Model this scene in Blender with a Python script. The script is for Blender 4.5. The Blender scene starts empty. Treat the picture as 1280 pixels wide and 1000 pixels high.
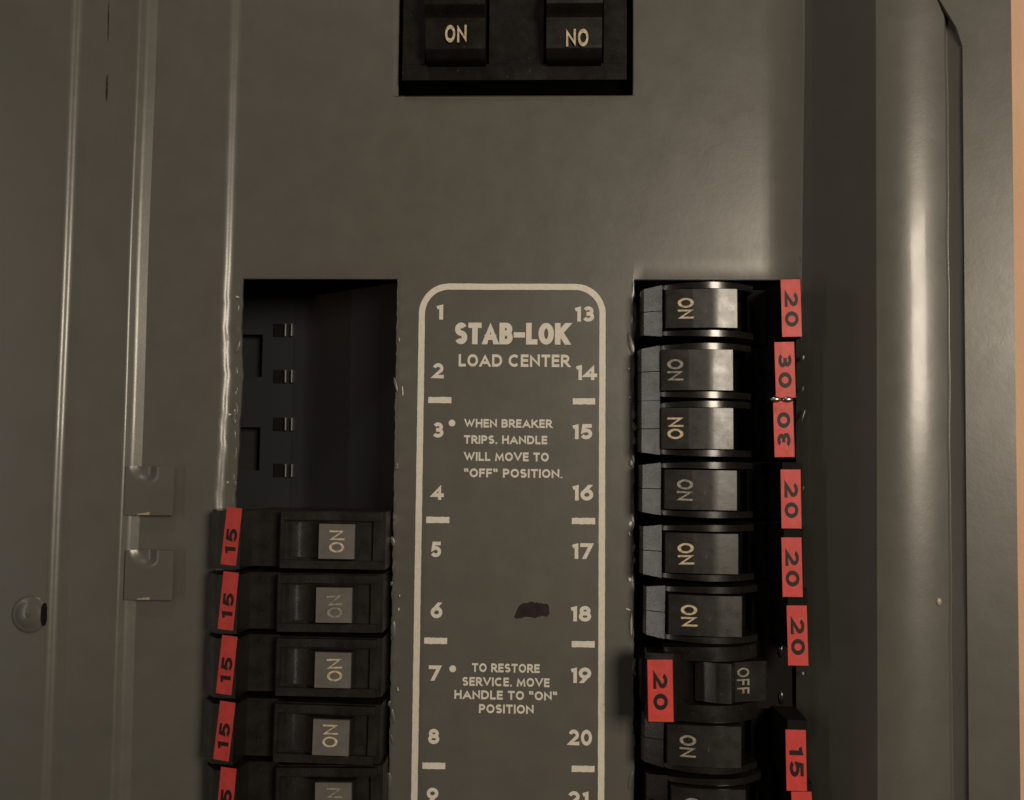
import bpy, bmesh, math, random
from math import sin, cos, pi, radians
from mathutils import Vector, Matrix
from mathutils.geometry import delaunay_2d_cdt

random.seed(7)
scene = bpy.context.scene
COL = scene.collection

# ------------------------------------------------------------------ camera
F_PX, MM = 1200.0, 0.001
YAW, PITCH, ROLL = 0.03456959, 0.06679345, 0.00935423
CAM_POS = Vector((0.01382184, -0.39966734, -0.02675091))
FWD = Vector((-sin(YAW) * cos(PITCH), cos(YAW) * cos(PITCH), sin(PITCH)))
_r = Vector((cos(YAW), sin(YAW), 0)); _u = _r.cross(FWD)
RIGHT = _r * cos(ROLL) + _u * sin(ROLL)
UP = -_r * sin(ROLL) + _u * cos(ROLL)
cam_data = bpy.data.cameras.new('camera')
cam_data.sensor_width = 36.0
cam_data.lens = 36.0 * F_PX / 1280.0
cam_data.clip_start, cam_data.clip_end = 0.01, 50
cam = bpy.data.objects.new('camera', cam_data)
COL.objects.link(cam)
cam.matrix_world = Matrix(((RIGHT.x, UP.x, -FWD.x, CAM_POS.x), (RIGHT.y, UP.y, -FWD.y, CAM_POS.y),
                           (RIGHT.z, UP.z, -FWD.z, CAM_POS.z), (0, 0, 0, 1)))
cam_data.dof.use_dof = True
cam_data.dof.focus_distance = 0.395
cam_data.dof.aperture_fstop = 16.0
scene.camera = cam

# ------------------------------------------------------------------ world, lamps, exposure
world = bpy.data.worlds.new('World'); scene.world = world
world.use_nodes = True
bg = world.node_tree.nodes['Background']
bg.inputs[0].default_value = (1.0, 0.80, 0.60, 1)
bg.inputs[1].default_value = 0.035

def area(name, pos, target, sx, sz, power, col):
    d = bpy.data.lights.new(name, 'AREA')
    d.shape = 'RECTANGLE'; d.size = sx; d.size_y = sz; d.energy = power; d.color = col
    o = bpy.data.objects.new(name, d); COL.objects.link(o)
    o.location = pos
    o.rotation_euler = (Vector(target) - Vector(pos)).to_track_quat('-Z', 'Y').to_euler()
    return o
area('room_lamp', (0.49, -0.99, 0.16), (0, 0, 0), 0.28, 0.30, 8.25, (1.0, 0.86, 0.68))
area('left_fill_strip', (-0.80, -0.74, 0.02), (0, 0, 0), 0.04, 0.80, 0.85, (1.0, 0.91, 0.80))  # unseen strip light, stretched tall so the breaker end faces reflect grey
area('ceiling_lamp', (-0.10, -0.46, 0.78), (0, 0, 0), 0.09, 0.06, 0.95, (1.0, 0.93, 0.84))

scene.view_settings.view_transform = 'Standard'
scene.view_settings.look = 'None'
scene.view_settings.exposure = 0.0
scene.view_settings.gamma = 1.0
scene.view_settings.use_curve_mapping = False

# ------------------------------------------------------------------ helpers
def at(px, py, h=0.0):
    """point of the photo at h metres in front of the cover plate"""
    d = FWD * F_PX + RIGHT * (px - 640) + UP * (500 - py)
    t = (-h - CAM_POS.y) / d.y
    return CAM_POS + d * t
def ax(px, h=0.0, py=500): return at(px, py, h).x
def az(py, h=0.0, px=640): return at(px, py, h).z

def link(name, bm, mat, parent=None, smooth=40, loc=None):
    me = bpy.data.meshes.new(name)
    bmesh.ops.recalc_face_normals(bm, faces=bm.faces[:])
    bm.to_mesh(me); bm.free()
    if smooth:
        for p in me.polygons: p.use_smooth = True
        me.set_sharp_from_angle(angle=radians(smooth))
    me.materials.append(mat)
    o = bpy.data.objects.new(name, me); COL.objects.link(o)
    if parent: o.parent = parent
    if loc: o.location = loc
    return o
def empty(name, loc, label=None, cat=None, group=None, rot=None):
    o = bpy.data.objects.new(name, None); COL.objects.link(o)
    o.location = loc; o.empty_display_size = 0.02
    if rot: o.rotation_euler = rot
    if label: o['label'] = label
    if cat: o['category'] = cat
    if group: o['group'] = group
    return o

def bevel(bm, w, seg=2, ang=30):
    es = [e for e in bm.edges if len(e.link_faces) == 2 and e.calc_face_angle(0) > radians(ang)]
    bmesh.ops.bevel(bm, geom=es, offset=w, segments=seg, profile=0.5, affect='EDGES', clamp_overlap=True)
    return bm
def loft(rings, closed=True, caps=True, bm=None):
    bm = bm or bmesh.new()
    vs = [[bm.verts.new(p) for p in r] for r in rings]
    n = len(rings[0])
    for i in range(len(vs) - 1):
        for j in range(n if closed else n - 1):
            k = (j + 1) % n
            bm.faces.new((vs[i][j], vs[i][k], vs[i + 1][k], vs[i + 1][j]))
    if caps and closed:
        bm.faces.new(vs[0]); bm.faces.new(vs[-1][::-1])
    return bm
def box(x0, x1, y0, y1, z0, z1, bm=None):
    return loft([[(x, y0, z0), (x, y1, z0), (x, y1, z1), (x, y0, z1)] for x in (x0, x1)], bm=bm)
# breaker frame: u right, v up, w toward the viewer -> local (u, -w, v), millimetres
def L(u, v, w): return (u * MM, -w * MM, v * MM)
def ubox(u0, u1, v0, v1, w0, w1, bm=None):
    return loft([[L(u, v0, w0), L(u, v0, w1), L(u, v1, w1), L(u, v1, w0)] for u in (u0, u1)], bm=bm)
def uprism(prof, v0, v1, bm=None, taper=0.0):
    """profile [(u, w)] extruded along v"""
    return loft([[L(u, v, w) for u, w in prof] for v in (v0, v1)], bm=bm)
def fillet(pts, n=6):
    """[(x, y, r)] -> polyline with rounded corners"""
    out = []
    for i, (x, y, r) in enumerate(pts):
        p = Vector((x, y))
        if i in (0, len(pts) - 1) or r <= 0:
            out.append(p); continue
        a = Vector(pts[i - 1][:2]) - p; b = Vector(pts[i + 1][:2]) - p
        la, lb = a.length, b.length; a.normalize(); b.normalize()
        ang = a.angle(b); d = min(r / math.tan(ang / 2), la * .48, lb * .48)
        p0, p1 = p + a * d, p + b * d
        for k in range(n + 1):
            t = k / n
            out.append(p0 * (1 - t) ** 2 + p * 2 * t * (1 - t) + p1 * t * t)
    return out

# ------------------------------------------------------------------ stroke lettering
def arc(cx, cy, rx, ry, a0, a1, n=18):
    return [(cx + rx * cos(radians(a0 + (a1 - a0) * i / n)), cy + ry * sin(radians(a0 + (a1 - a0) * i / n))) for i in range(n + 1)]
_S = arc(.5, .755, .47, .245, 28, 270, 14) + arc(.5, .255, .5, .255, 90, -152, 14)[1:]
_3 = [arc(.47, .755, .42, .245, 155, -90, 14), arc(.47, .26, .5, .26, 90, -155, 16)]
_6 = [arc(.5, .33, .5, .33, 0, 360, 26) , [(.72, 1.0), (.09, .47)]]
G = {  # width, strokes (closed when first == last point)
 'A': (.88, [[(0, 0), (.5, 1), (1, 0)], [(.2, .27), (.8, .27)]]),
 'B': (.66, [[(0, 0), (0, 1), (.55, 1)] + arc(.55, .765, .4, .235, 90, -90, 10)[1:] + [(0, .53)], [(0, .53), (.58, .53)] + arc(.58, .265, .42, .265, 90, -90, 10)[1:] + [(0, 0)]]),
 'C': (.84, [arc(.55, .5, .55, .5, 48, 312, 24)]),
 'D': (.78, [[(0, 0), (0, 1), (.42, 1)] + arc(.42, .5, .58, .5, 90, -90, 18)[1:] + [(0, 0)]]),
 'E': (.54, [[(1, 1), (0, 1), (0, 0), (1, 0)], [(0, .52), (.92, .52)]]),
 'F': (.52, [[(1, 1), (0, 1), (0, 0)], [(0, .5), (.9, .5)]]),
 'H': (.72, [[(0, 0), (0, 1)], [(1, 0), (1, 1)], [(0, .52), (1, .52)]]),
 'I': (.0, [[(.5, 0), (.5, 1)]]),
 'K': (.74, [[(0, 0), (0, 1)], [(1, 1), (.08, .45)], [(.3, .58), (1, 0)]]),
 'L': (.5, [[(0, 1), (0, 0), (1, 0)]]),
 'M': (.98, [[(0, 0), (.1, 1), (.5, .1), (.9, 1), (1, 0)]]),
 'N': (.76, [[(0, 0), (0, 1), (1, 0), (1, 1)]]),
 'O': (.84, [arc(.5, .5, .5, .5, 90, 450, 32)]),
 'P': (.6, [[(0, 0), (0, 1), (.5, 1)] + arc(.5, .72, .5, .28, 90, -90, 12)[1:] + [(0, .44)]]),
 'R': (.64, [[(0, 0), (0, 1), (.5, 1)] + arc(.5, .73, .45, .27, 90, -90, 12)[1:] + [(0, .46)], [(.42, .46), (1, 0)]]),
 'S': (.6, [_S]),
 'T': (.66, [[(0, 1), (1, 1)], [(.5, 1), (.5, 0)]]),
 'V': (.86, [[(0, 1), (.5, 0), (1, 1)]]),
 'W': (1.25, [[(0, 1), (.27, 0), (.5, .9), (.73, 0), (1, 1)]]),
 '-': (.5, [[(0, .42), (1, .42)]]),
 '.': (.0, [[(.5, .0), (.5, .03)]]),
 ',': (.06, [[(.8, .12), (.2, -.2)]]),
 '"': (.34, [[(0, 1), (.14, .66)], [(.86, 1), (1, .66)]]),
 '0': (.62, [arc(.5, .5, .5, .5, 90, 450, 28)]),
 '1': (.2, [[(-.3, .86), (1, 1.0), (1, 0)]]),
 '2': (.6, [arc(.48, .7, .46, .3, 165, -32, 16) + [(0, 0), (1, 0)]]),
 '3': (.55, _3),
 '4': (.7, [[(.72, 0), (.72, 1), (0, .25), (1, .25)]]),
 '5': (.56, [[(.92, 1), (.22, 1), (.12, .54)] + arc(.46, .31, .52, .31, 118, -150, 16)[1:]]),
 '6': (.6, _6),
 '7': (.6, [[(0, 1), (1, 1), (.34, 0)]]),
 '8': (.56, [arc(.5, .755, .42, .245, 0, 360, 22), arc(.5, .27, .5, .27, 0, 360, 24)]),
 '9': (.6, [arc(.5, .67, .5, .33, 0, 360, 26), [(.28, 0), (.91, .53)]]),
}
def ribbon(pts, half, lim=(0, 1)):
    closed = (Vector(pts[0]) - Vector(pts[-1])).length < 1e-6
    P = [Vector(p) for p in pts]
    if closed: P = P[:-1]
    n = len(P); Lf, Rt = [], []
    for i in range(n):
        a = P[i] - P[i - 1] if (i > 0 or closed) else None
        b = P[(i + 1) % n] - P[i] if (i < n - 1 or closed) else None
        if a is None: a = b
        if b is None: b = a
        a = a.normalized(); b = b.normalized()
        na, nb = Vector((-a.y, a.x)), Vector((-b.y, b.x))
        m = na + nb
        if m.length < .2: m = na
        m.normalize(); k = half / max(m.dot(na), .42)
        Lf.append(P[i] + m * k); Rt.append(P[i] - m * k)
    if not closed:          # cut the ends of upright and slanted strokes level with the baseline or cap line
        for e, f in ((0, 1), (-1, -2)):
            d = (P[e] - P[f]).normalized()
            y = lim[0] if d.y < 0 else lim[1]
            if abs(d.y) > .6 and abs(P[e].y - y) < half * 1.2:
                for S in (Lf, Rt): S[e] = S[e] + d * ((y - S[e].y) / d.y)
            elif abs(d.x) > .97:
                for S in (Lf, Rt): S[e] = S[e] + d * half
    return Lf, Rt, closed
def lettering(bm, text, w, hgt, stroke, gap, place, lift=0.00002, space=.45, wscale=1.0):
    """text filling w x hgt with lower-left at (0,0); place maps (x, y, lift) to a 3D point"""
    ws = []
    for ch in text: ws.append(space if ch == ' ' else G[ch][0] * wscale + stroke)
    nat = sum(ws) + gap * (len(text) - 1)
    kx = w / (nat * hgt)
    x = 0.0
    for ch, cw in zip(text, ws):
        if ch != ' ':
            gw, strokes = G[ch]; gw *= wscale
            vs, fs = [], []
            for st in strokes:
                pts = [((x + stroke / 2 + px * gw), stroke / 2 + py * (1 - stroke)) for px, py in st]
                Lf, Rt, closed = ribbon(pts, stroke / 2)
                if ch != ',':
                    for p in Lf + Rt: p.y = min(1, max(0, p.y))
                for i in range(len(Lf) if closed else len(Lf) - 1):
                    j = (i + 1) % len(Lf)
                    q = [Lf[i], Rt[i], Rt[j], Lf[j]]
                    for tri in ((q[0], q[1], q[2]), (q[0], q[2], q[3])):
                        a2 = (tri[1] - tri[0]).cross(tri[2] - tri[0])
                        if abs(a2) < 1e-7: continue
                        if a2 < 0: tri = tri[::-1]
                        fs.append(list(range(len(vs), len(vs) + 3))); vs += list(tri)
            ov, oe, of, _a, _b, orig = delaunay_2d_cdt(vs, [], fs, 0, 1e-5)
            bv = [bm.verts.new(place(p.x * hgt * kx, p.y * hgt, lift)) for p in ov]
            for f, og in zip(of, orig):
                if not og: continue
                try: bm.faces.new([bv[k] for k in f])
                except ValueError: pass
        x += cw + gap
    return bm

# ------------------------------------------------------------------ materials
def mat(name, base, rough=.5, spec=.5, metal=0, build=None, coat=0):
    m = bpy.data.materials.new(name); m.use_nodes = True
    nt = m.node_tree; b = nt.nodes['Principled BSDF']
    b.inputs['Base Color'].default_value = (*base, 1)
    b.inputs['Roughness'].default_value = rough
    b.inputs['Specular IOR Level'].default_value = spec
    b.inputs['Metallic'].default_value = metal
    b.inputs['Coat Weight'].default_value = coat
    if build: build(nt, b)
    return m
def noise(nt, scale, detail=4, rough=.55, vec=None, stretch=None):
    tc = nt.nodes.new('ShaderNodeTexCoord'); src = tc.outputs['Object']
    if stretch:
        mp = nt.nodes.new('ShaderNodeMapping'); mp.inputs['Scale'].default_value = stretch
        nt.links.new(src, mp.inputs['Vector']); src = mp.outputs['Vector']
    n = nt.nodes.new('ShaderNodeTexNoise'); n.inputs['Scale'].default_value = scale
    n.inputs['Detail'].default_value = detail; n.inputs['Roughness'].default_value = rough
    nt.links.new(src, n.inputs['Vector']); return n
def ramp(nt, src, p0, c0, p1, c1):
    r = nt.nodes.new('ShaderNodeValToRGB')
    r.color_ramp.elements[0].position = p0; r.color_ramp.elements[0].color = (*c0, 1)
    r.color_ramp.elements[1].position = p1; r.color_ramp.elements[1].color = (*c1, 1)
    nt.links.new(src, r.inputs[0]); return r
def mapr(nt, src, a, b, c, d):
    r = nt.nodes.new('ShaderNodeMapRange')
    for i, v in enumerate((a, b, c, d)): r.inputs[i + 1].default_value = v
    nt.links.new(src, r.inputs[0]); return r
def bump(nt, b, srcs):
    prev = None
    for src, st, dist in srcs:
        n = nt.nodes.new('ShaderNodeBump'); n.inputs['Strength'].default_value = st; n.inputs['Distance'].default_value = dist
        nt.links.new(src, n.inputs['Height'])
        if prev: nt.links.new(prev, n.inputs['Normal'])
        prev = n.outputs[0]
    nt.links.new(prev, b.inputs['Normal'])
def mixc(nt, fac, a, b):
    m = nt.nodes.new('ShaderNodeMix'); m.data_type = 'RGBA'
    nt.links.new(fac, m.inputs[0])
    for k, v in ((6, a), (7, b)):
        if isinstance(v, tuple): m.inputs[k].default_value = (*v, 1)
        else: nt.links.new(v, m.inputs[k])
    return m.outputs[2]

def paint_nodes(nt, b):
    n1 = noise(nt, 60, 6, .65); n2 = noise(nt, 420, 3); n3 = noise(nt, 1500, 2); n4 = noise(nt, 22, 3)
    c = ramp(nt, n1.outputs[0], .3, (.0865, .0840, .0740), .75, (.0945, .0918, .0810))
    sp = noise(nt, 900, 2, .5); m = mapr(nt, sp.outputs[0], .70, .76, 0, .3)
    nt.links.new(mixc(nt, m.outputs[0], c.outputs[0], (.15, .135, .11)), b.inputs['Base Color'])
    r = mapr(nt, n1.outputs[0], .3, .7, .30, .38); nt.links.new(r.outputs[0], b.inputs['Roughness'])
    b.inputs['Coat Weight'].default_value = .24; b.inputs['Coat Roughness'].default_value = .12
    sm = noise(nt, 35, 6, .7); r2 = mapr(nt, sm.outputs[0], .35, .7, .08, .24); nt.links.new(r2.outputs[0], b.inputs['Coat Roughness'])
    bump(nt, b, [(n4.outputs[0], .10, .002), (n2.outputs[0], .08, .0003), (n3.outputs[0], .12, .0001)])
GREY = mat('grey_enamel', (.09, .085, .072), .3, .5, build=paint_nodes)
def plastic_nodes(lo, hi, r0, r1, dust=.25, coat=.4):
    def f(nt, b):
        n = noise(nt, 160, 5); s = noise(nt, 130, 4, .7)
        c = ramp(nt, n.outputs[0], .35, lo, .75, hi)
        d = noise(nt, 1100, 2, .5); m = mapr(nt, d.outputs[0], .72, .78, 0, dust)
        nt.links.new(mixc(nt, m.outputs[0], c.outputs[0], (.30, .26, .20)), b.inputs['Base Color'])
        r = mapr(nt, s.outputs[0], .3, .7, r0, r1); nt.links.new(r.outputs[0], b.inputs['Roughness'])
        b.inputs['Coat Weight'].default_value = coat; b.inputs['Coat Roughness'].default_value = .14
        n2 = noise(nt, 500, 3); bump(nt, b, [(n2.outputs[0], .10, .0002), (s.outputs[0], .06, .0003)])
    return f
BLACK = mat('black_phenolic', (.014, .013, .012), .3, .5, build=plastic_nodes((.0065, .006, .0055), (.012, .011, .0095), .20, .32))
DULL = mat('dull_black_plastic', (.012, .011, .010), .5, .35, build=plastic_nodes((.007, .0062, .0055), (.016, .0135, .0105), .30, .5, .55, .18))
MAINB = mat('matte_black_plastic', (.005, .0045, .004), .42, .3, build=plastic_nodes((.0035, .0032, .0028), (.0075, .0066, .005), .28, .4, .25, .0))
HANDLE = mat('handle_plastic', (.022, .02, .018), .32, .5, build=plastic_nodes((.008, .0072, .0064), (.014, .0125, .0105), .28, .42, .4, .12))
PAD = mat('worn_grey_pad', (.07, .064, .056), .45, .5, build=plastic_nodes((.095, .089, .082), (.125, .117, .107), .38, .5, .2))
def red_nodes(lo, hi):
    def f(nt, b):
        n = noise(nt, 220, 5, .65); c = ramp(nt, n.outputs[0], .3, lo, .7, hi)
        g = noise(nt, 95, 6, .75); m = mapr(nt, g.outputs[0], .56, .74, 0, .55)
        nt.links.new(mixc(nt, m.outputs[0], c.outputs[0], (.16, .03, .022)), b.inputs['Base Color'])
        r = mapr(nt, g.outputs[0], .3, .7, .36, .55); nt.links.new(r.outputs[0], b.inputs['Roughness'])
        n2 = noise(nt, 300, 2); bump(nt, b, [(n2.outputs[0], .22, .0003)])
    return f
RED = mat('red_label', (.56, .05, .04), .42, .4, build=red_nodes((.46, .040, .034), (.60, .056, .048)))
RED_SHADED = mat('shaded_red_label', (.42, .04, .035), .5, .3, build=red_nodes((.33, .034, .030), (.44, .046, .040)))  # same label red, darkened for the weaker light on the tilted left labels
BARE = mat('bare_edge_metal', (.36, .29, .20), .45, .5, .3)
INK = mat('black_ink', (.012, .006, .006), .5, .3)
def cream_nodes(nt, b):
    n = noise(nt, 600, 4, .7); c = ramp(nt, n.outputs[0], .3, (.55, .51, .44), .6, (.64, .60, .53))
    nt.links.new(c.outputs[0], b.inputs['Base Color'])
CREAM = mat('cream_print', (.56, .5, .42), .5, .4, build=cream_nodes)
GOLD = mat('tan_lettering', (.52, .44, .30), .5, .3, build=lambda nt, b: nt.links.new(ramp(nt, noise(nt, 900, 4, .7).outputs[0], .3, (.24, .19, .12), .6, (.56, .47, .33)).outputs[0], b.inputs['Base Color']))
FADED = mat('faded_lettering', (.22, .2, .17), .5, .3, build=lambda nt, b: nt.links.new(ramp(nt, noise(nt, 900, 4, .7).outputs[0], .35, (.13, .12, .105), .62, (.30, .27, .23)).outputs[0], b.inputs['Base Color']))
PANM = mat('bare_pan_metal', (.020, .022, .025), .38, .5, build=lambda nt, b: bump(nt, b, [(noise(nt, 300, 3).outputs[0], .1, .0003)]))
STEEL = mat('bright_steel', (.40, .39, .37), .3, .5, 1.0)
DARKSTEEL = mat('tarnished_steel', (.10, .095, .09), .45, .5, .8)
VOID = mat('dark_opening', (.005, .0046, .004), .75, .15)
MARK = mat('dried_marker_ink', (.018, .006, .007), .35, .5, build=lambda nt, b: nt.links.new(ramp(nt, noise(nt, 240, 4).outputs[0], .4, (.007, .0035, .005), .7, (.022, .010, .013)).outputs[0], b.inputs['Base Color']))
SCUFF = mat('scuff', (.018, .016, .013), .6, .3)
RUST = mat('rust_stain', (.10, .065, .035), .6, .3)
def wall_nodes(nt, b):
    n = noise(nt, 120, 5); bump(nt, b, [(n.outputs[0], .5, .002), (noise(nt, 700, 3).outputs[0], .35, .0006)])
    c = ramp(nt, noise(nt, 14, 3).outputs[0], .3, (.60, .385, .26), .7, (.66, .43, .295))
    nt.links.new(c.outputs[0], b.inputs['Base Color'])
WALLM = mat('peach_wall_paint', (.62, .42, .3), .8, .2, build=wall_nodes)

# ------------------------------------------------------------------ wall and panel
ZT, ZB = 0.30, -0.30
wall = link('wall', box(-0.9, 1.0, 0.0, 0.03, -0.7, 0.7), WALLM, smooth=0)
wall['kind'] = 'structure'
# the wall plane lies a little behind the trim flange; the panel is recessed into it, so cut the wall around it
bpy.data.objects.remove(wall)
WX = ax(1265, .018)
bm = bmesh.new()
yf = -0.014
for x0, x1, z0, z1 in ((WX - .012, 1.0, -.7, .7), (-.9, -.40, -.7, .7), (-.40, WX - .012, ZT - .008, .7), (-.40, WX - .012, -.7, ZB + .008)):
    box(x0, x1, yf, yf + .02, z0, z1, bm)
wall = link('wall', bm, WALLM, smooth=0)
wall['kind'] = 'structure'

panel = empty('electrical_panel', (0, 0, ZB), 'grey enamelled electrical panel with cream printed legend and two breaker rows', 'electrical panel')
PINV = Vector((0, 0, -ZB))
def part(name, bm, m, parent=panel, smooth=40):
    o = link(name, bm, m, parent, smooth)
    if parent is panel: o.location = PINV      # geometry is modelled in world coordinates
    return o

# cover plate: grid with three openings
hx = dict(m0=ax(498, 0, 100), m1=ax(791, 0, 100), l0=ax(297, 0, 480), l1=ax(492, 0, 600), r0=ax(793, 0, 600), r1=ax(1000, 0, 600))
zm, zl, zr = az(119), az(349, 0, 400), az(350, 0, 900)
zl = zr = (zl + zr) / 2
XL, XR = ax(286), ax(1008)
ZH = -0.26
XC = ax(957)
xs = sorted([XC + (XR - XC) * i / 12 for i in range(1, 12)] + [XL, hx['l0'], hx['l1'], hx['m0'], hx['m1'], hx['r0'], hx['r1'], XR] + [XL + (XR - XL) * i / 40 for i in range(1, 40)])
zs = sorted([ZB, ZH, zl, zm, ZT] + [ZB + (ZT - ZB) * i / 60 for i in range(1, 60)] + [zl - .0021 * i for i in range(1, 90)])
def in_hole(x, z):
    return (hx['m0'] < x < hx['m1'] and zm < z < ZT - .02) or (ZH < z < zl and (hx['l0'] < x < hx['l1'] or hx['r0'] < x < hx['r1']))
bm = bmesh.new(); vmap = {}
def V(x, z):
    k = (round(x, 6), round(z, 6))
    if k not in vmap: vmap[k] = bm.verts.new((x, 0, z))
    return vmap[k]
for i in range(len(xs) - 1):
    for j in range(len(zs) - 1):
        if xs[i + 1] - xs[i] < 1e-6 or zs[j + 1] - zs[j] < 1e-6: continue
        if not in_hole((xs[i] + xs[i + 1]) / 2, (zs[j] + zs[j + 1]) / 2):
            bm.faces.new((V(xs[i], zs[j]), V(xs[i + 1], zs[j]), V(xs[i + 1], zs[j + 1]), V(xs[i], zs[j + 1])))
ret = bmesh.ops.extrude_face_region(bm, geom=bm.faces[:])
for v in [g for g in ret['geom'] if isinstance(g, bmesh.types.BMVert)]: v.co.y += 0.0016
bmesh.ops.recalc_face_normals(bm, faces=bm.faces[:])
es = [e for e in bm.edges if len(e.link_faces) == 2 and e.calc_face_angle(0) > 1.0 and all(v.co.y < .0004 for v in e.verts)]
bmesh.ops.bevel(bm, geom=es, offset=.0005, segments=2, profile=.5, affect='EDGES')
# hand-painted, slightly ragged edges of the breaker openings
for v in bm.verts:
    for xe in (hx['l0'], hx['l1'], hx['r0'], hx['r1']):
        if abs(v.co.x - xe) < .0008 and v.co.z < zl - .001:
            zz = v.co.z
            v.co.x += .00012 * sin(zz * 410 + xe * 900) + .00010 * sin(zz * 1130 + 2) + random.uniform(-.00014, .00014)
            v.co.y += .0002 * sin(zz * 700 + xe * 300)
for v in bm.verts:
    dx = v.co.x - XC
    if dx > 0: v.co.y -= .030 - math.sqrt(.030 ** 2 - dx * dx)
cover = part('cover_plate', bm, GREY)

# runs of dried paint along the opening edges
bead_me = None
zend = -0.20
for xe, side, n in ((hx['l0'], -1, 14), (hx['l1'], 1, 14), (hx['r0'], -1, 20), (hx['r1'], 1, 24)):
    for i in range(n):
        z = random.uniform(zend, zl - .004); r = random.uniform(.0005, .0013)
        if bead_me is None:
            b = bmesh.new(); bmesh.ops.create_icosphere(b, subdivisions=3, radius=1)
            o = link('paint_run', b, GREY, cover); bead_me = o
        else:
            o = bead_me.copy(); COL.objects.link(o)
        o.location = (xe + side * random.uniform(-.0002, .0016), -.0002, z)
        o.scale = (r * random.uniform(.6, 1.1), r * random.uniform(.22, .42), r * random.uniform(.8, 4.5))
        o.rotation_euler = (0, random.uniform(-.25, .25), 0)

chip_m = mat('pale_chip', (.50, .46, .39), .35, .5)
for px, py, w, h in ((786.5, 461, 1.6, 2), (787.5, 497, 1.4, 1.6), (788, 655, 2.6, 4), (787, 668, 1.4, 3), (787.5, 725, 2.6, 3), (789.5, 782, 1.5, 18), (785.5, 762, 4, 1.2),
                     (503, 489, 1.2, 8), (498, 762, 1.6, 2.4), (499, 745, 1.2, 2), (497, 862, 1.2, 3), (296, 371, 3, 1.6), (284, 422, 2.2, 6), (293, 513, 1.4, 1.6), (286, 518, 3.2, 1.8), (284, 603, 2.2, 1.6),
                     (1004, 447, 2.0, 4), (1003.5, 486, 1.8, 4), (1004, 520, 1.2, 9), (1004, 610, 1.3, 3), (1005, 738, 1.8, 2.4), (1006, 746, 2.2, 2), (1004, 842, 1.8, 3)):
    p = at(px, py, .006 if px > 990 else .001)
    b = bmesh.new(); bmesh.ops.create_icosphere(b, subdivisions=2, radius=1)
    for v in b.verts: v.co *= random.uniform(.75, 1.15)
    o = link('paint_chip', b, GREY if px > 990 else chip_m, cover)
    o.location = (p.x, -.0060 if px > 990 else -.0004, p.z); o.scale = (w * .00030, .0005, h * .00030); o.rotation_euler = (0, random.uniform(-.3, .3) if h < 10 else 0, 0)

# sheet-metal profiles extruded up and down
def sheet(name, pts, m=GREY, z0=ZB, z1=ZT, th=.0015, n=6, wav=None, parent=panel, smooth=40):
    """pts: [(px in the photo at its own height, h in mm, radius mm)]"""
    P = [(ax(px, h * MM), -h * MM, r * MM) for px, h, r in pts]
    pl = fillet(P, n)
    front = [(p.x, p.y) for p in pl]
    ring2 = front + [(x, y + th) for x, y in reversed(front)]
    zs = [z0 + (z1 - z0) * i / 180 for i in range(181)] if wav else [z0, z1]
    rings = []
    for z in zs:
        rings.append([(x + (wav(x, z) if wav else 0), y, z) for x, y in ring2])
    return part(name, loft(rings), m, parent, smooth)

# left: cover edge rolls back, side slope rises to the hinge rim, then the open door
sheet('side_slope', [(150, 2.2, 0), (172, 2.5, 1), (275.5, 1.7, 6), (285, .12, 6), (300, .04, 0)], n=14,
      wav=lambda x, z: (.0006 * sin(z * 70 + 1.2) + .0002 * sin(z * 190) + .00014 * sin(z * 430 + x * 900) + .00012 * sin(z * 820)) * max(0, min(1, (.055 - z) / .02)) * max(0, min(1, (x + .135) / .01)))
sheet('hinge_rim', [(60, 6.1, 0), (150, 6.2, 1), (156, 6.2, 6), (167, 3.9, 6), (180, 2.4, 0)], n=14, wav=lambda x, z: .00018 * sin(z * 40 + 2))
sheet('door', [(-260, 8.6, 0), (60, 8.4, 2), (71.5, 8.4, 6), (82, 6.3, 6), (94, 6.2, 0)], n=14, wav=lambda x, z: .00012 * sin(z * 34))

# right: channel wall, rounded channel rim and the flush trim flange
def crown_h(t):
    return 37.2 - (2.8 * ((.60 - t) / .60) ** 2 if t < .60 else 1.1 * ((t - .60) / .40) ** 2)
LEAN = .0135
crown = [(1100 + 84 * k / 24, crown_h(k / 24), 0) for k in range(25)]
sheet('side_channel', [(995, 1.2, 0), (1014, 7.6, 5), (1096, 34.0, 0)] + crown + [(1187, 34.2, .6), (1207, 38.2, 0)], n=14,
      wav=lambda x, z: LEAN * z * max(0, min(1, (x - .1045) / .018)) + (.00012 * sin(z * 80) + .00010 * sin(z * 170 + 1)) * (1 if x > .139 else 0), smooth=28)
# flange with chamfered opening corner above the channel
fh = 39.0 * MM
fx0, fx1 = ax(1207, fh), ax(1265, fh)
zc0, zc1 = az(58, fh, 1200), az(-6, fh, 1180)
xc = ax(1178, fh)
outline = [(fx0, ZB), (fx1, ZB), (fx1, ZT), (xc - .30, ZT), (xc - .30, zc1 + .08), (xc - .02, zc1 + .08), (xc, zc1), (ax(1200, fh), az(34, fh, 1200)), (fx0, zc0)]
bm = loft([[(x, y, z) for x, z in outline] for y in (-fh, -fh + .0016)])
bm2 = bevel(bm, .0006, 2)
for v in bm2.verts:
    v.co.y -= (v.co.x - fx0) * .17; v.co.x += LEAN * v.co.z
part('trim_flange', bm2, GREY)
# flange return that closes the gap down to the wall
bm = box(fx1 - .0018, fx1 - .0002, -fh - (fx1 - fx0) * .17 + .0019, -.0142, ZB, ZT)
for v in bm.verts: v.co.x += LEAN * v.co.z
part('flange_return', bm, GREY, smooth=0)

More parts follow.
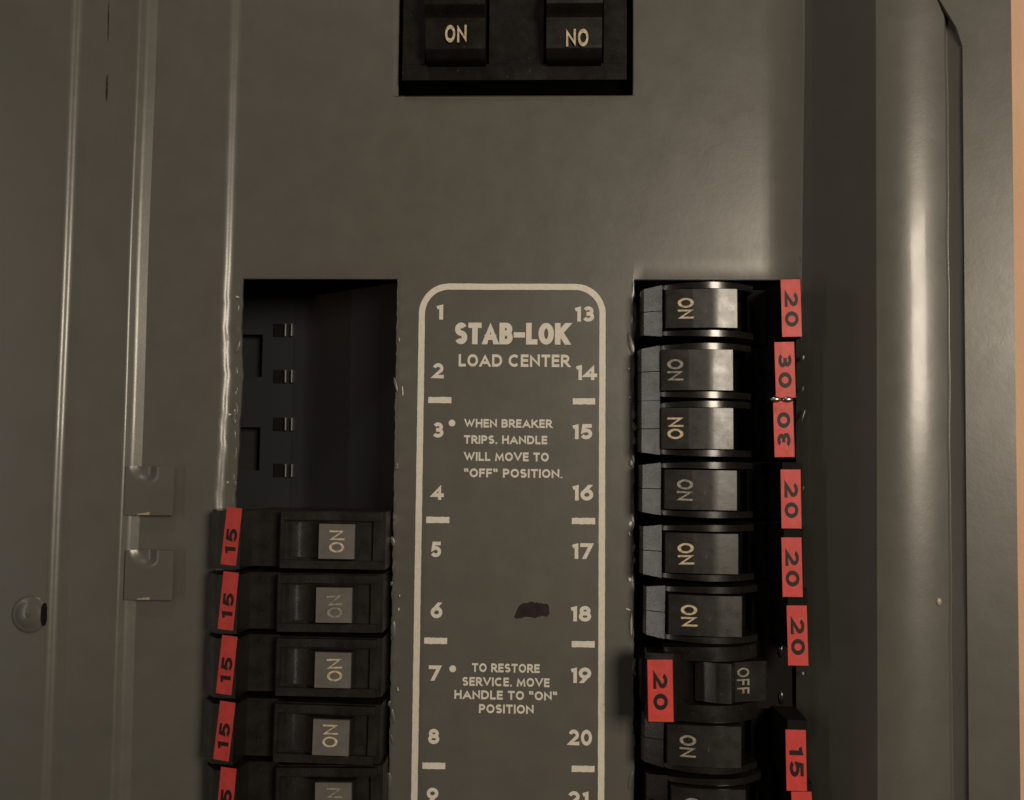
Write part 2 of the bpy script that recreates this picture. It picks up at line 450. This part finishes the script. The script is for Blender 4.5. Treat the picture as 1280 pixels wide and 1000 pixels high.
# hinge tabs on the left rim
def tab(yt, yb):
    h = 6.3
    x0, x1 = ax(160, h * MM, yt), ax(217, h * MM, yt)
    z1, z0 = az(yt, h * MM, 190), az(yb, h * MM, 190)
    n, m = 26, 22
    bm = bmesh.new()
    def off(s, t):
        dx = (s - .50) * 57; dz = (1.08 - t) * 62          # photo-sized units inside the tab
        d = math.hypot(min(dx, 0), dz)
        k = max(0, min(1, (27.5 - d) / 13)); k = k * k * (3 - 2 * k)
        f = max(0, min(1, (.70 - s) / .26)); f = f * f * (3 - 2 * f)
        return .0020 * k * f + .0005 * max(0, s - .6)
    for back in (0, .0012):
        g = [[bm.verts.new((x0 - .001 + (x1 - x0 + .001) * i / m, -h * MM + off(i / m, j / n) + back, z0 + (z1 - z0) * j / n)) for i in range(m + 1)] for j in range(n + 1)]
        for j in range(n):
            for i in range(m): bm.faces.new((g[j][i], g[j][i + 1], g[j + 1][i + 1], g[j + 1][i]))
        if back:
            rim1 = f[0] + [r[-1] for r in f[1:]] + f[-1][-2::-1] + [r[0] for r in f[-2:0:-1]]
            rim2 = g[0] + [r[-1] for r in g[1:]] + g[-1][-2::-1] + [r[0] for r in g[-2:0:-1]]
            for i in range(len(rim1)): k = (i + 1) % len(rim1); bm.faces.new((rim1[i], rim1[k], rim2[k], rim2[i]))
        f = g
    return bm
for yt, yb in ((583, 644), (688, 750)):
    tb = part('hinge_tab', tab(yt, yb), GREY)
    e0, e1 = at(171, yb, .0063), at(187, yb, .0063)
    bm = bmesh.new(); n = 8
    A = [bm.verts.new((e0.x + (e1.x - e0.x) * i / n, -.00636, e0.z + .00012)) for i in range(n + 1)]
    B = [bm.verts.new((e0.x + (e1.x - e0.x) * i / n, -.00636, e0.z + .0005 + .0012 * (i / n) * random.uniform(.5, 1))) for i in range(n + 1)]
    for i in range(n): bm.faces.new((A[i], A[i + 1], B[i + 1], B[i]))
    link('bare_edge', bm, BARE, tb, 0)

# dimple with a punched hole and fixing screw on the door
c = at(37, 768, .0086)
prof = [(.0076, .0000), (.0070, .0005), (.0066, .0007), (.0058, .0007), (.0050, .0011), (.003, .0017), (.0015, .0019), (.0002, .0020)]
part('door_stud', loft([[(c.x + r * cos(a), c.y - d, c.z + r * sin(a)) for a in [2 * pi * k / 40 for k in range(40)]] for r, d in prof]), GREY)
part('rust_spot', loft([[(c.x + .0004 + r * cos(a) * (1 + .3 * sin(3 * a)), c.y - d - .0018, c.z + r * sin(a)) for a in [2 * pi * k / 20 for k in range(20)]] for r, d in ((.0011, .0000), (.0008, .0004), (.0002, .0005))]), RUST)
c2 = at(55, 768, .0092)
part('punched_hole', loft([[(c2.x + .0011 * s * cos(a), c2.y - .0005 - dy, c2.z + .0046 * s * sin(a)) for a in [2 * pi * k / 24 for k in range(24)]] for s, dy in ((1, -.001), (1, .0001), (.9, .00012))]), VOID)
# scuffs on the rim
for x, y0, y1, w in ((133, 92, 127, 1.3), (135, 2, 52, .8)):
    a = at(x + 1, y0, .0064); b_ = at(x, y1, .0064)
    bm = bmesh.new(); vs1, vs2 = [], []
    for i in range(13):
        t = i / 12; p = a.lerp(b_, t); ww = w * .00033 * (sin(pi * t) ** .6) * random.uniform(.4, 1.2) + .00004
        vs1.append(bm.verts.new((p.x - ww, p.y - .00005, p.z))); vs2.append(bm.verts.new((p.x + ww, p.y - .00005, p.z)))
    for i in range(12): bm.faces.new((vs1[i], vs2[i], vs2[i + 1], vs1[i + 1]))
    part('scuff', bm, SCUFF)
c = at(1174, 752, .0374)
bm = bmesh.new(); bmesh.ops.create_icosphere(bm, subdivisions=3, radius=1, matrix=Matrix.Translation((c.x, -.0370, c.z)) @ Matrix.Diagonal((.0010, .0007, .0014, 1)))
part('paint_drop', bm, mat('pale_paint_drop', (.35, .31, .25), .3))

# inside of the box
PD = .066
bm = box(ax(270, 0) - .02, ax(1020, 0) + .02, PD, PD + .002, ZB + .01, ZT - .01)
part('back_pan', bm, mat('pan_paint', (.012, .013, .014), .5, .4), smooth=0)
ix0, ix1 = ax(281, -.058, 480), ax(470, -.058, 480)
bm = bmesh.new()
# interior rail with square knock-outs, made as a frame of strips
kz = [(az(418, -.058, 315), az(471, -.058, 315)), (az(534, -.058, 315), az(588, -.058, 315))]
kx0, kx1 = ax(296, -.058, 480), ax(327, -.058, 480)
zlast = ZB + .03
xsplit = [ix0, kx0, kx1, ix1]
zcuts = sorted([zlast, kz[1][1], kz[1][0], kz[0][1], kz[0][0], zl + .004])
vm = {}
def V2(x, z):
    k = (round(x, 6), round(z, 6))
    if k not in vm: vm[k] = bm.verts.new((x, 0.058, z))
    return vm[k]
for i in range(3):
    for j in range(len(zcuts) - 1):
        zc = (zcuts[j] + zcuts[j + 1]) / 2
        if i == 1 and any(b < zc < a for a, b in kz): continue
        bm.faces.new((V2(xsplit[i], zcuts[j]), V2(xsplit[i + 1], zcuts[j]), V2(xsplit[i + 1], zcuts[j + 1]), V2(xsplit[i], zcuts[j + 1])))
ret = bmesh.ops.extrude_face_region(bm, geom=bm.faces[:])
for v in [g for g in ret['geom'] if isinstance(g, bmesh.types.BMVert)]: v.co.y += .0016
rail = part('mounting_rail', bm, PANM, smooth=0)
for y in (412, 470, 530, 588):
    a = at(346, y, -.055)
    bm = box(a.x - .0022, a.x + .0022, 0.0571, .0577, a.z - .0032, a.z + .0032)
    link('stab_slot', bm, VOID, rail, 0)
    bm = bmesh.new()
    for dx in (.0040, .0070):
        pr = [(a.x + dx + .0009 * cos(t), 0.0570 - .0018 * sin(t)) for t in [pi * k / 8 for k in range(9)]]
        loft([[(x, yy, z) for x, yy in pr] for z in (a.z - .0030, a.z + .0030)], bm=bm)
    link('stab_clip', bm, DARKSTEEL, rail)

sheet('slot_shade_slope', [(366, -57.6, 0), (388, -57.2, 22), (500, -22, 0)], PANM, zlast, zl + .003, n=16)  # added sloping sheet, turned from the lamp so the slot darkens rightward
# ------------------------------------------------------------------ printed legend
def flat(x0, z0, y=0.0): return lambda x, z, l: (x0 + x, y - l, z0 + z)
def panel_text(name, s, x0, x1, yt, yb, stroke, gap, parent, space=.45, wscale=1.0):
    a = at(x0, (yt + yb) / 2); b = at(x1, (yt + yb) / 2)
    zt = at((x0 + x1) / 2, yt).z; zb = at((x0 + x1) / 2, yb).z
    bm = bmesh.new()
    lettering(bm, s, b.x - a.x, zt - zb, stroke, gap, flat(a.x, zb), lift=.00008, space=space, wscale=wscale)
    return link(name, bm, CREAM, parent, 0)
bx0, bx1 = (ax(523, 0, 400) + ax(514.3, 0, 1000)) / 2, (ax(757.5, 0, 400) + ax(755, 0, 1000)) / 2
bw = .00262
bz1 = az(354.6); R = .0128
def outline_pts(off):
    r = R - off; p = []
    zbot = -0.24
    p.append((bx0 + off, zbot))
    for k in range(15):
        a = pi - pi / 2 * k / 14; p.append((bx0 + R + r * cos(a), bz1 - R + r * sin(a)))
    for k in range(15):
        a = pi / 2 - pi / 2 * k / 14; p.append((bx1 - R + r * cos(a), bz1 - R + r * sin(a)))
    p.append((bx1 - off, zbot)); return p
def dense(p, step=.002):
    o = []
    for i in range(len(p) - 1):
        a, b = Vector(p[i]), Vector(p[i + 1]); n = max(1, int((b - a).length / step))
        o += [a.lerp(b, k / n) for k in range(n)]
    return o + [Vector(p[-1])]
bm = bmesh.new(); prev = None
mid = outline_pts(bw / 2); mid = dense(mid)
for i, p in enumerate(mid):
    t = (mid[min(i + 1, len(mid) - 1)] - mid[max(i - 1, 0)]).normalized(); n = Vector((-t.y, t.x))
    wa = bw / 2 + random.uniform(-.00006, .00006); wb = bw / 2 + random.uniform(-.00006, .00006)
    if i == len(mid) // 2: wa = wb = bw / 2
    cur = (bm.verts.new((p.x + n.x * wa, -.00008, p.y + n.y * wa)), bm.verts.new((p.x - n.x * wb, -.00008, p.y - n.y * wb)))
    if prev: bm.faces.new((prev[0], prev[1], cur[1], cur[0]))
    prev = cur
legend = part('legend_border', bm, CREAM, smooth=0)

panel_text('legend_heading', 'STAB-LOK', 568.5, 711.5, 403.5, 430.5, .245, .045, legend, .45, .52)
panel_text('legend_heading', 'LOAD CENTER', 573.4, 712, 443, 458.5, .225, .15, legend, .35)
for s, x0, x1, yt, yb in (('WHEN BREAKER', 580.4, 690, 524, 534.6), ('TRIPS, HANDLE', 580, 684, 544.4, 555), ('WILL MOVE TO', 580, 686, 565.4, 576.4),
                          ('"OFF" POSITION.', 580, 703, 586, 597), ('TO RESTORE', 590, 674.6, 829.5, 840.5), ('SERVICE, MOVE', 578, 687, 847, 858),
                          ('HANDLE TO "ON"', 568, 696.6, 863.4, 874.6), ('POSITION', 598.7, 667, 880.6, 891.8)):
    panel_text('legend_instruction', s, x0, x1, yt, yb, .235, .15, legend, .36)
for s, x0, x1, yt, yb in (('1', 545, 554, 380.5, 399.5), ('13', 718, 743, 383, 402), ('2', 540.8, 554.8, 454, 473), ('14', 719.5, 746.5, 456, 475),
                          ('3', 540.8, 554.7, 528, 547), ('15', 715, 740.5, 530, 549), ('4', 539.5, 554.8, 606, 624.8), ('16', 715, 741.5, 606, 625.6),
                          ('5', 538.4, 551.6, 677, 696.4), ('17', 714.6, 741, 679, 698.6), ('6', 538.4, 553, 753, 772.7), ('18', 712.8, 739, 757.4, 776.8),
                          ('7', 536, 551, 831.7, 850.8), ('19', 713, 739, 834.3, 853.7), ('8', 535.3, 549.2, 911, 930), ('20', 710.6, 740, 912, 931.8),
                          ('9', 533.5, 548, 984.6, 1003.6), ('21', 710, 735.5, 989, 1008.6)):
    panel_text('circuit_number', s, x0, x1, yt, yb, .24, .12, legend)
for k, (x0, x1, y) in enumerate(((535.3, 564.3, 500), (716, 744, 501.7), (532.7, 561.7, 649.8), (714.8, 744, 651.3), (530.2, 559, 801), (714.6, 743.4, 805.3), (528, 556.6, 957.3), (714.6, 743.2, 961))):
    a = at(x0, y); b = at(x1, y)
    bm = bmesh.new(); z = (a.z + b.z) / 2; hh = .00128
    up_ = [(a.x + (b.x - a.x) * i / 10, z + hh + random.uniform(-.0001, .0001)) for i in range(11)]
    dn = [(a.x + (b.x - a.x) * i / 10, z - hh + random.uniform(-.0001, .0001)) for i in range(11)]
    A = [bm.verts.new((x, -.00008, zz)) for x, zz in up_]; B = [bm.verts.new((x, -.00008, zz)) for x, zz in dn]
    for i in range(10): bm.faces.new((A[i], B[i], B[i + 1], A[i + 1]))
    link('divider_dash', bm, CREAM, legend, 0)
for x, y in ((565, 528.8), (565.9, 835.9)):
    a = at(x, y); bm = bmesh.new()
    bm.faces.new([bm.verts.new((a.x + .0014 * cos(2 * pi * k / 24), -.00008, a.z + .0014 * sin(2 * pi * k / 24))) for k in range(24)])
    link('bullet', bm, CREAM, legend, 0)
# dried marker smear beside 18
bm = bmesh.new(); A, B = [], []
for i in range(25):
    t = i / 24
    px = 642.5 + 43.5 * t
    yt = 772 - 18.5 * min(1, t / .22) ** .7 if t < .22 else 753.5 + 1.2 * sin(t * 9)
    yb = 772.5 - 2.0 * t + 1.0 * sin(t * 14)
    if t > .93: yb -= (t - .93) * 60; yt += (t - .93) * 45
    j = random.uniform(-1.0, 1.0)
    A.append(bm.verts.new(at(px, yt + j, .00006))); B.append(bm.verts.new(at(px + 1.0, yb + j * .6, .00006)))
for i in range(24): bm.faces.new((A[i], B[i], B[i + 1], A[i + 1]))
part('marker_smear', bm, MARK, smooth=0)

# ------------------------------------------------------------------ breakers, right column
def ear(sign, W=11.2):
    st = [(8.75, 15.4, 8.4, 10.0, 10.8), (11, 16.8, 8.4, 10.3, 11.1), (18, 19.4, 8.4, 10.7, 11.5), (26, 20.4, 8.4, 10.9, 11.6),
          (33, 19.6, 8.4, 10.9, 11.7), (38, 17.4, 8.4, 10.9, 11.7), (42, 14.2, 8.4, 10.9, 11.7), (46, 10.0, 8.4, 10.9, 11.7)]
    k = W / 11.2
    rings = []
    for u, w, vi, vo, vb in st:
        rings.append([L(u, sign * vi, -14), L(u, sign * vi, w), L(u, sign * vo * k, w), L(u, sign * vb * k, w - 5), L(u, sign * vb * k, -14)])
    return rings
def end_cap(bm, a, b, ka, kb, off=0.0):
    """sloped end block between v = a and v = b; ka, kb widen the outer side toward the handle"""
    prof = [(.9, -14), (.9, 8.0), (1.8, 11.6), (8.7, 15.25), (8.7, -14)]
    g = lambda u, k: k * max(0, u - .9) / 7.8
    return loft([[L(u, off + a - g(u, ka), w) for u, w in prof], [L(u, off + b + g(u, kb), w) for u, w in prof]], bm=bm)
def right_case(W=11.2):
    bm = bmesh.new()
    loft(ear(1, W), bm=bm); loft(ear(-1, W), bm=bm)
    end_cap(bm, .16, 9.3, 0, 1.1); end_cap(bm, -9.3, -.16, 1.1, 0)     # moulding seam in the middle
    return bevel(bm, .00045, 2, 25)
def right_base(v0=-11.4, v1=11.4, du=0):
    bm = ubox(8.7, 46, v0 + 3.1, v1 - 3.1, -14, -6)
    ubox(46.05, 66, v0, v1, -14, -1, bm)
    uprism([(53.5 - du, -.9), (54.6 - du, 23.3), (61.9 - du, 23.76), (62.5 - du, 16), (62.9 - du, -.9)], v0 + .2, v1 - .2, bm)
    return bm
def right_handle(half=7.7, flip=False):
    pr = fillet([(9.4, -5.8, 0), (9.4, 20.6, .8), (20, 22.0, 12), (29, 22.7, 20), (37.7, 21.7, .5), (38.0, -5.8, 0)], 10)
    return bevel(uprism([(p.x, p.y) for p in pr], -half, half), .0004, 2, 50)
def onto(u, v, w, rot, tilt=0.0):
    """place text on a face: origin (u,v,w), rot in degrees in the face, tilt = dw/du"""
    c_, s_ = cos(radians(rot)), sin(radians(rot))
    def f(x, z, l):
        uu = (x * c_ - z * s_) / MM; vv = (x * s_ + z * c_) / MM
        return L(u + uu, v + vv, w + tilt * uu + l / MM)
    return f
def text_mesh(s, length, cap, u, v, w, rot, stroke, gap, tilt=0.0, lift=.00006):
    """text centred on (u, v)"""
    bm = bmesh.new(); f = onto(u, v, w, rot, tilt)
    lettering(bm, s, length * MM, cap * MM, stroke, gap, lambda x, z, l: f(x - length * MM / 2, z - cap * MM / 2, l), lift=lift)
    return bm
def label_mesh(u, v, w, lu, lv, rot=0.0, tilt=0.0):
    bm = bmesh.new(); f = onto(u, v, w, rot, tilt); n = 8
    top = []
    for k, l in enumerate((.00004, .00019)):
        top.append([f(x * lu * MM / 2, z * lv * MM / 2, l) for x, z in ((-1, -1), (1, -1), (1, 1), (-1, 1))])
    loft(top, bm=bm)
    return bevel(bm, .00006, 1, 40)

def make_right(loc, amp, on_rot=-90, txt=GOLD, lab_du=0, lab_rot=0.0, lab_dv=0.0, label='', num_rot=-90, rz=0.0):
    t = empty('circuit_breaker', loc, label, 'circuit breaker', 'circuit breakers plugged into the panel', (0, rz, 0))
    c = link('case', right_case(), BLACK, t)
    link('base', right_base(), VOID, c, 0)
    h = link('handle', right_handle(), HANDLE, t)
    link('on_lettering', text_mesh('ON', 8.2, 6.2, 17.2, 0, 21.68, on_rot, .2, .2, tilt=.132), txt, h, 0)
    sl = link('rating_label', label_mesh(57.9 + lab_du, lab_dv, 23.78, 7.5, 22.6, lab_rot, .0625), RED, t)
    link('rating_numerals', text_mesh(amp, 13.8, 5.2, 58.0 + lab_du, lab_dv - .5, 23.75, num_rot + lab_rot, .235, .24, tilt=.0625, lift=.00025), INK, sl, 0)
    return t
def rloc(px, py, h=.020):
    p = at(px, py, h); return (p.x, 0, p.z)
REST = 'black breaker in right column, red 20 label, '
ROWS = [  # px of case left end, centre y, label, du, rot, dv
    (802, 386, '20', 0, 1.0, -.1, GOLD, 'black breaker with red 20 label at the top of the right column beside 13'),
    (800, 611, '20', -.2, .8, -2.8, FADED, 'black breaker with red 20 label between the paired 30 breaker and number 17'),
    (801, 690, '20', -.4, 1.0, -4.4, GOLD, 'black breaker with chipped red 20 label beside number 17'),
    (805, 767, '20', .2, 1.6, -6.2, GOLD, 'black breaker with low-set red 20 label directly above the OFF breaker'),
    (803, 929, '15', -.2, 1.0, -3.6, FADED, 'black breaker with red 15 label in right column next to 20'),
    (808, 1008, '20', .4, 2.0, -3.0, FADED, 'black breaker cut off by the bottom edge beside number 21'),
]
proto = None
def copy_breaker(src, loc, label):
    r = src.copy(); COL.objects.link(r); r.location = loc; r['label'] = label
    kids = {}
    for ch in src.children:
        c = ch.copy(); COL.objects.link(c); c.parent = r; kids[ch.name.split('.')[0]] = c
        for g in ch.children:
            d = g.copy(); COL.objects.link(d); d.parent = c; kids[g.name.split('.')[0]] = d
    return r, kids
def set_mesh(o, bm, m, smooth=0):
    me = bpy.data.meshes.new(o.name); bmesh.ops.recalc_face_normals(bm, faces=bm.faces[:]); bm.to_mesh(me); bm.free()
    me.materials.append(m); o.data = me
for px, py, amp, du, rot, dv, txt, lab in ROWS:
    loc = rloc(px, py)
    if proto is None:
        proto = make_right(loc, amp, -90, txt, du, rot, dv, lab)
        first = proto
    else:
        r, k = copy_breaker(proto, loc, lab)
        r.rotation_euler = (0, radians(random.uniform(-.6, .6)), 0)
        set_mesh(k['rating_label'], label_mesh(57.9 + du, dv, 23.78, 7.5, 22.6, rot, .0625), RED)
        set_mesh(k['rating_numerals'], text_mesh(amp, 13.8 if amp != '15' else 11.5, 5.2, 58.0 + du, dv - .5, 23.75, -90 + rot, .235, .24, tilt=.0625, lift=.00025), INK)
        set_mesh(k['on_lettering'], text_mesh('ON', 8.2, 6.2, 17.2 + random.uniform(-.1, .1), random.uniform(-.4, .4), 21.68, -90 + random.uniform(-3, 3), .2, .2, tilt=.132), txt)

# two-pole breaker, second pole turned end for end
t = empty('double_breaker', rloc(799, 499), 'black double breaker with two red 30 labels, lower one upside down', 'circuit breaker', 'circuit breakers plugged into the panel')
for k, dv in ((0, 11.6), (1, -11.4)):
    bm = bmesh.new()
    for s in (1, -1):
        loft([[(x, y, z + dv * MM) for x, y, z in ring] for ring in ear(s)], bm=bm)
    if k == 0:
        end_cap(bm, .16, 9.3, 0, 1.1, dv); end_cap(bm, -11.6, -.16, 0, 0, dv)
    else:
        end_cap(bm, .16, 11.2, 0, 0, dv); end_cap(bm, -9.3, -.16, 1.1, 0, dv)
    c = link('case', bevel(bm, .0004, 2, 25), BLACK, t)
    link('base', right_base(dv - 11.2, dv + 11.2, 2.2), VOID, c, 0)
    bm = right_handle(8.0)
    bmesh.ops.translate(bm, verts=bm.verts[:], vec=L(-.9, dv, 0))
    hd = link('handle', bm, HANDLE, t)
    link('on_lettering', text_mesh('ON', 8.4, 6.2, 14.0, dv, 21.38, -90 if k == 0 else 90, .2, .2, tilt=.132), FADED if k == 0 else GOLD, hd, 0)
    lu = 56.2 - .7 * k
    sl = link('rating_label', label_mesh(lu, dv, 23.75, 7.5, 21.8, 1.2, .0625), RED, t)
    link('rating_numerals', text_mesh('30', 13.6, 5.0, lu, dv - .3, 23.76, -90 if k == 0 else 90, .235, .24, tilt=.0625, lift=.00025), INK, sl, 0)
bm = bmesh.new()
for uu in (52.4, 57.0):
    m = Matrix.Translation(L(uu, .0, 24.2)) @ Matrix.Diagonal((.0022, .0012, .0012, 1))
    bmesh.ops.create_icosphere(bm, subdivisions=3, radius=1, matrix=m)
    ubox(uu - 1.2, uu + 1.2, -.6, .6, 12, 24, bm)
link('tie_rivet', bm, STEEL, t)

# breaker switched off: wider case, handle thrown over, label stuck on the raised left end
t = empty('circuit_breaker', rloc(803, 853), 'black breaker switched to OFF with its red 20 label at the left end', 'circuit breaker', 'circuit breakers plugged into the panel')
bm = bmesh.new()
loft(ear(1, 14.2), bm=bm); loft(ear(-1, 14.2), bm=bm)
ubox(0, 8.6, -8.39, 8.39, -14, 16.5, bm)
c = link('case', bevel(bm, .00045, 2, 25), BLACK, t)
bm = ubox(8.7, 46, -8.3, 8.3, -14, -6)
link('base', ubox(46.05, 62, -13.5, 13.5, -14, 2, bm), VOID, c, 0)
st = []
for u, w, v in ((1.2, 16.6, 12.2), (1.2, 27.5, 12.0), (10.6, 27.9, 11.8), (12.5, 26.5, 11.4), (20.5, 14.5, 9.0), (20.5, 13.0, 9.0)):
    st.append((u, w, v))
bm = bmesh.new()
ring = lambda s: [L(u, s * v + (.8 if s > 0 else -1.2), w) for u, w, v in st]
loft([ring(-1), ring(1)], bm=bm)
blk = link('raised_end', bevel(bm, .0012, 3, 25), BLACK, t)
sl = link('rating_label', label_mesh(6.0, -1.2, 27.78, 9.4, 23.0, 1.0, .042), RED, t)
link('rating_numerals', text_mesh('20', 13.8, 5.4, 6.0, -1.5, 27.79, -89, .235, .24, tilt=.042, lift=.00025), INK, sl, 0)
pr = fillet([(20.9, 6.2, 0), (20.9, 15.0, 1), (29, 19.6, 6), (34.4, 20.2, 1.2), (36.0, 17.2, .8), (50, 12.6, 2), (50, 6.2, 0)], 5)
hd = link('handle', bevel(uprism([(p.x, p.y) for p in pr], -7.6, 7.6), .0004, 2, 50), HANDLE, t)
link('off_lettering', text_mesh('OFF', 10.0, 5.0, 39.6, 0.4, 16.05, -90, .17, .22, tilt=-.33), FADED, hd, 0)
bm = bmesh.new()
for vv in (9.5, -9.0):
    bmesh.ops.create_icosphere(bm, subdivisions=3, radius=1, matrix=Matrix.Translation(L(57.5, vv, 2.2)) @ Matrix.Diagonal((.0012, .0010, .0028, 1)))
link('case_clip', bm, BLACK, t)

# ------------------------------------------------------------------ breakers, left column
# local frame: u counted to the right from the outer end
def left_case():
    bm = bmesh.new()
    ubox(29.6, 71.6, -11.5, 11.5, -16, 13.5, bm)                       # body by the legend
    for s in (1, -1):                                                 # raised frame strips
        ubox(29.8, 69.5, s * 8.0, s * 11.2, 13.6, 16.2, bm)
    ubox(67.0, 70.5, -7.9, 7.9, 13.6, 15.4, bm)
    ubox(29.7, 31.0, -7.9, 7.9, 13.6, 16.0, bm)
    ubox(16.0, 29.5, -11.3, 11.3, -16, 9, bm)                        # low step
    uprism([(0, 4.0), (.6, 12.0), (6.5, 20.4), (15.4, 21.46), (16.6, 9), (16.6, 4.0)], -11.4, 11.4, bm)   # terminal shoulder over the cover
    return bevel(bm, .0005, 2, 25)
def left_handle():
    pr = fillet([(33.5, 13.6, 0), (41.5, 14.6, 2), (46.2, 20.4, .8), (60.0, 20.0, .8), (61.2, 13.6, 0)], 4)
    return bevel(uprism([(p.x, p.y) for p in pr], -6.9, 6.9), .0004, 2, 40)
def make_left(loc, label):
    t = empty('circuit_breaker', loc, label, 'circuit breaker', 'circuit breakers plugged into the panel')
    link('case', left_case(), DULL, t)
    h = link('handle', bevel(uprism([(33.5, 13.62), (41.5, 14.6), (46.0, 19.0), (60.6, 18.6), (61.4, 13.62)], -6.9, 6.9), .0004, 2, 30), DULL, t)
    link('handle_pad', bevel(ubox(46.2, 60.4, -6.8, 6.8, 19.1, 20.2), .0004, 2, 30), PAD, h)
    link('on_lettering', text_mesh('ON', 8.6, 6.0, 53.4, 0, 20.21, 90, .17, .2), GOLD, h, 0)
    sl = link('rating_label', label_mesh(11.6, 1.4, 21.00, 6.4, 22.6, -4.6, .119), RED_SHADED, t)
    link('rating_numerals', text_mesh('15', 10.2, 4.5, 11.5, -.6, 21.01, 85.6, .23, .26, tilt=.119, lift=.00025), INK, sl, 0)
    return t
LROWS = [(263, 672, .3, 'black breaker with red 15 label directly below the empty slots in left column'),
         (259, 751, -.2, 'black breaker with red 15 label, second in left column beside number 6'),
         (257, 829, .2, 'black breaker with red 15 label, third in left column beside number 7'),
         (254, 909, .9, 'black breaker with tilted red 15 label beside the number 8'),
         (256, 991, -.8, 'black breaker with red 15 label cut by the bottom edge beside number 9')]
lproto = None
for i, (px, py, rr, lab) in enumerate(LROWS):
    p = at(px, py, .012); loc = (p.x, 0, p.z)
    if lproto is None:
        lproto = make_left(loc, lab); r = lproto
    else:
        r, k = copy_breaker(lproto, loc, lab)
        set_mesh(k['on_lettering'], text_mesh('ON', 8.6, 6.0, 53.4 + random.uniform(-.6, .6), random.uniform(-.8, .8), 20.21, 90 + random.uniform(-4, 4), .17, .2), (FADED, GOLD, GOLD, FADED)[i - 1])
    r.rotation_euler = (0, radians(rr), 0)

# ------------------------------------------------------------------ main breaker
mx0, mx1 = ax(500, .004, 60) - .0022, ax(787, .004, 60) + .0022
mz0 = az(104, .004)
t = empty('main_breaker', ((mx0 + mx1) / 2, 0, mz0), 'large black double main breaker in the top opening with two wide handles', 'circuit breaker')
cx = (mx0 + mx1) / 2
def mpart(name, bm, m, parent=t):
    for v in bm.verts: v.co -= Vector((cx, 0, mz0))
    return link(name, bm, m, parent)
bm = bmesh.new()
mzt = ZT - .03
hz = [(ax(533, .010, 50), ax(607, .010, 50)), (ax(683, .010, 50), ax(752, .010, 50))]
zb_h = az(76, .008)
# face: side stiles, centre stile and bottom rail around two handle wells
for x0, x1 in ((mx0 + .0035, hz[0][0] - .0012), (hz[0][1] + .0012, hz[1][0] - .0012), (hz[1][1] + .0012, mx1 - .0035)):
    box(x0, x1, -.0050, .03, zb_h, mzt, bm)
box(mx0 + .0035, mx1 - .0035, -.0050, .03, mz0 + .001, zb_h - .0001, bm)
box(mx0 + .004, mx1 - .004, .0120, .03, mz0 - .003, mz0 + .0009, bm)
for x0, x1 in hz: box(x0 - .0011, x1 + .0011, .006, .03, zb_h + .0001, mzt, bm)
mpart('case', bevel(bm, .0006, 2, 30), MAINB)
for k, (x0, x1) in enumerate(hz):
    zz = [az(y, .013) for y in (73, 70, 60, 56, 24, 20, 12, 4, -8, -40)]
    ww = [.0065, .0105, .0128, .0130, .0140, .0150, .0180, .0186, .0165, .004]
    pr = fillet([(z, w, .0015) for z, w in zip(zz, ww)], 4)
    pr = [(p.x, p.y) for p in pr]
    ring = [(z, -w) for z, w in pr] + [(zz[-1], .005), (zz[0], .005)]
    h = mpart('handle', bevel(loft([[(x, y, z) for z, y in ring] for x in (x0, x1)]), .0005, 2, 50), MAINB)
    bm = bmesh.new()
    if k == 0: a0, a1 = at(556.5, 54, .0134), at(583.5, 32, .0134)
    else: a0, a1 = at(707.5, 59, .0134), at(735.5, 37, .0134)
    w_, h_ = a1.x - a0.x, a1.z - a0.z
    if k == 0: pl = lambda x, z, l: (a0.x + x, -.01365 - l, a0.z + z)
    else: pl = lambda x, z, l: (a1.x - x, -.01365 - l, a1.z - z)
    lettering(bm, 'ON', w_, h_, .22, .22, pl, lift=.0005)
    for v in bm.verts: v.co -= Vector((cx, 0, mz0))
    link('on_lettering', bm, GOLD, h, 0)
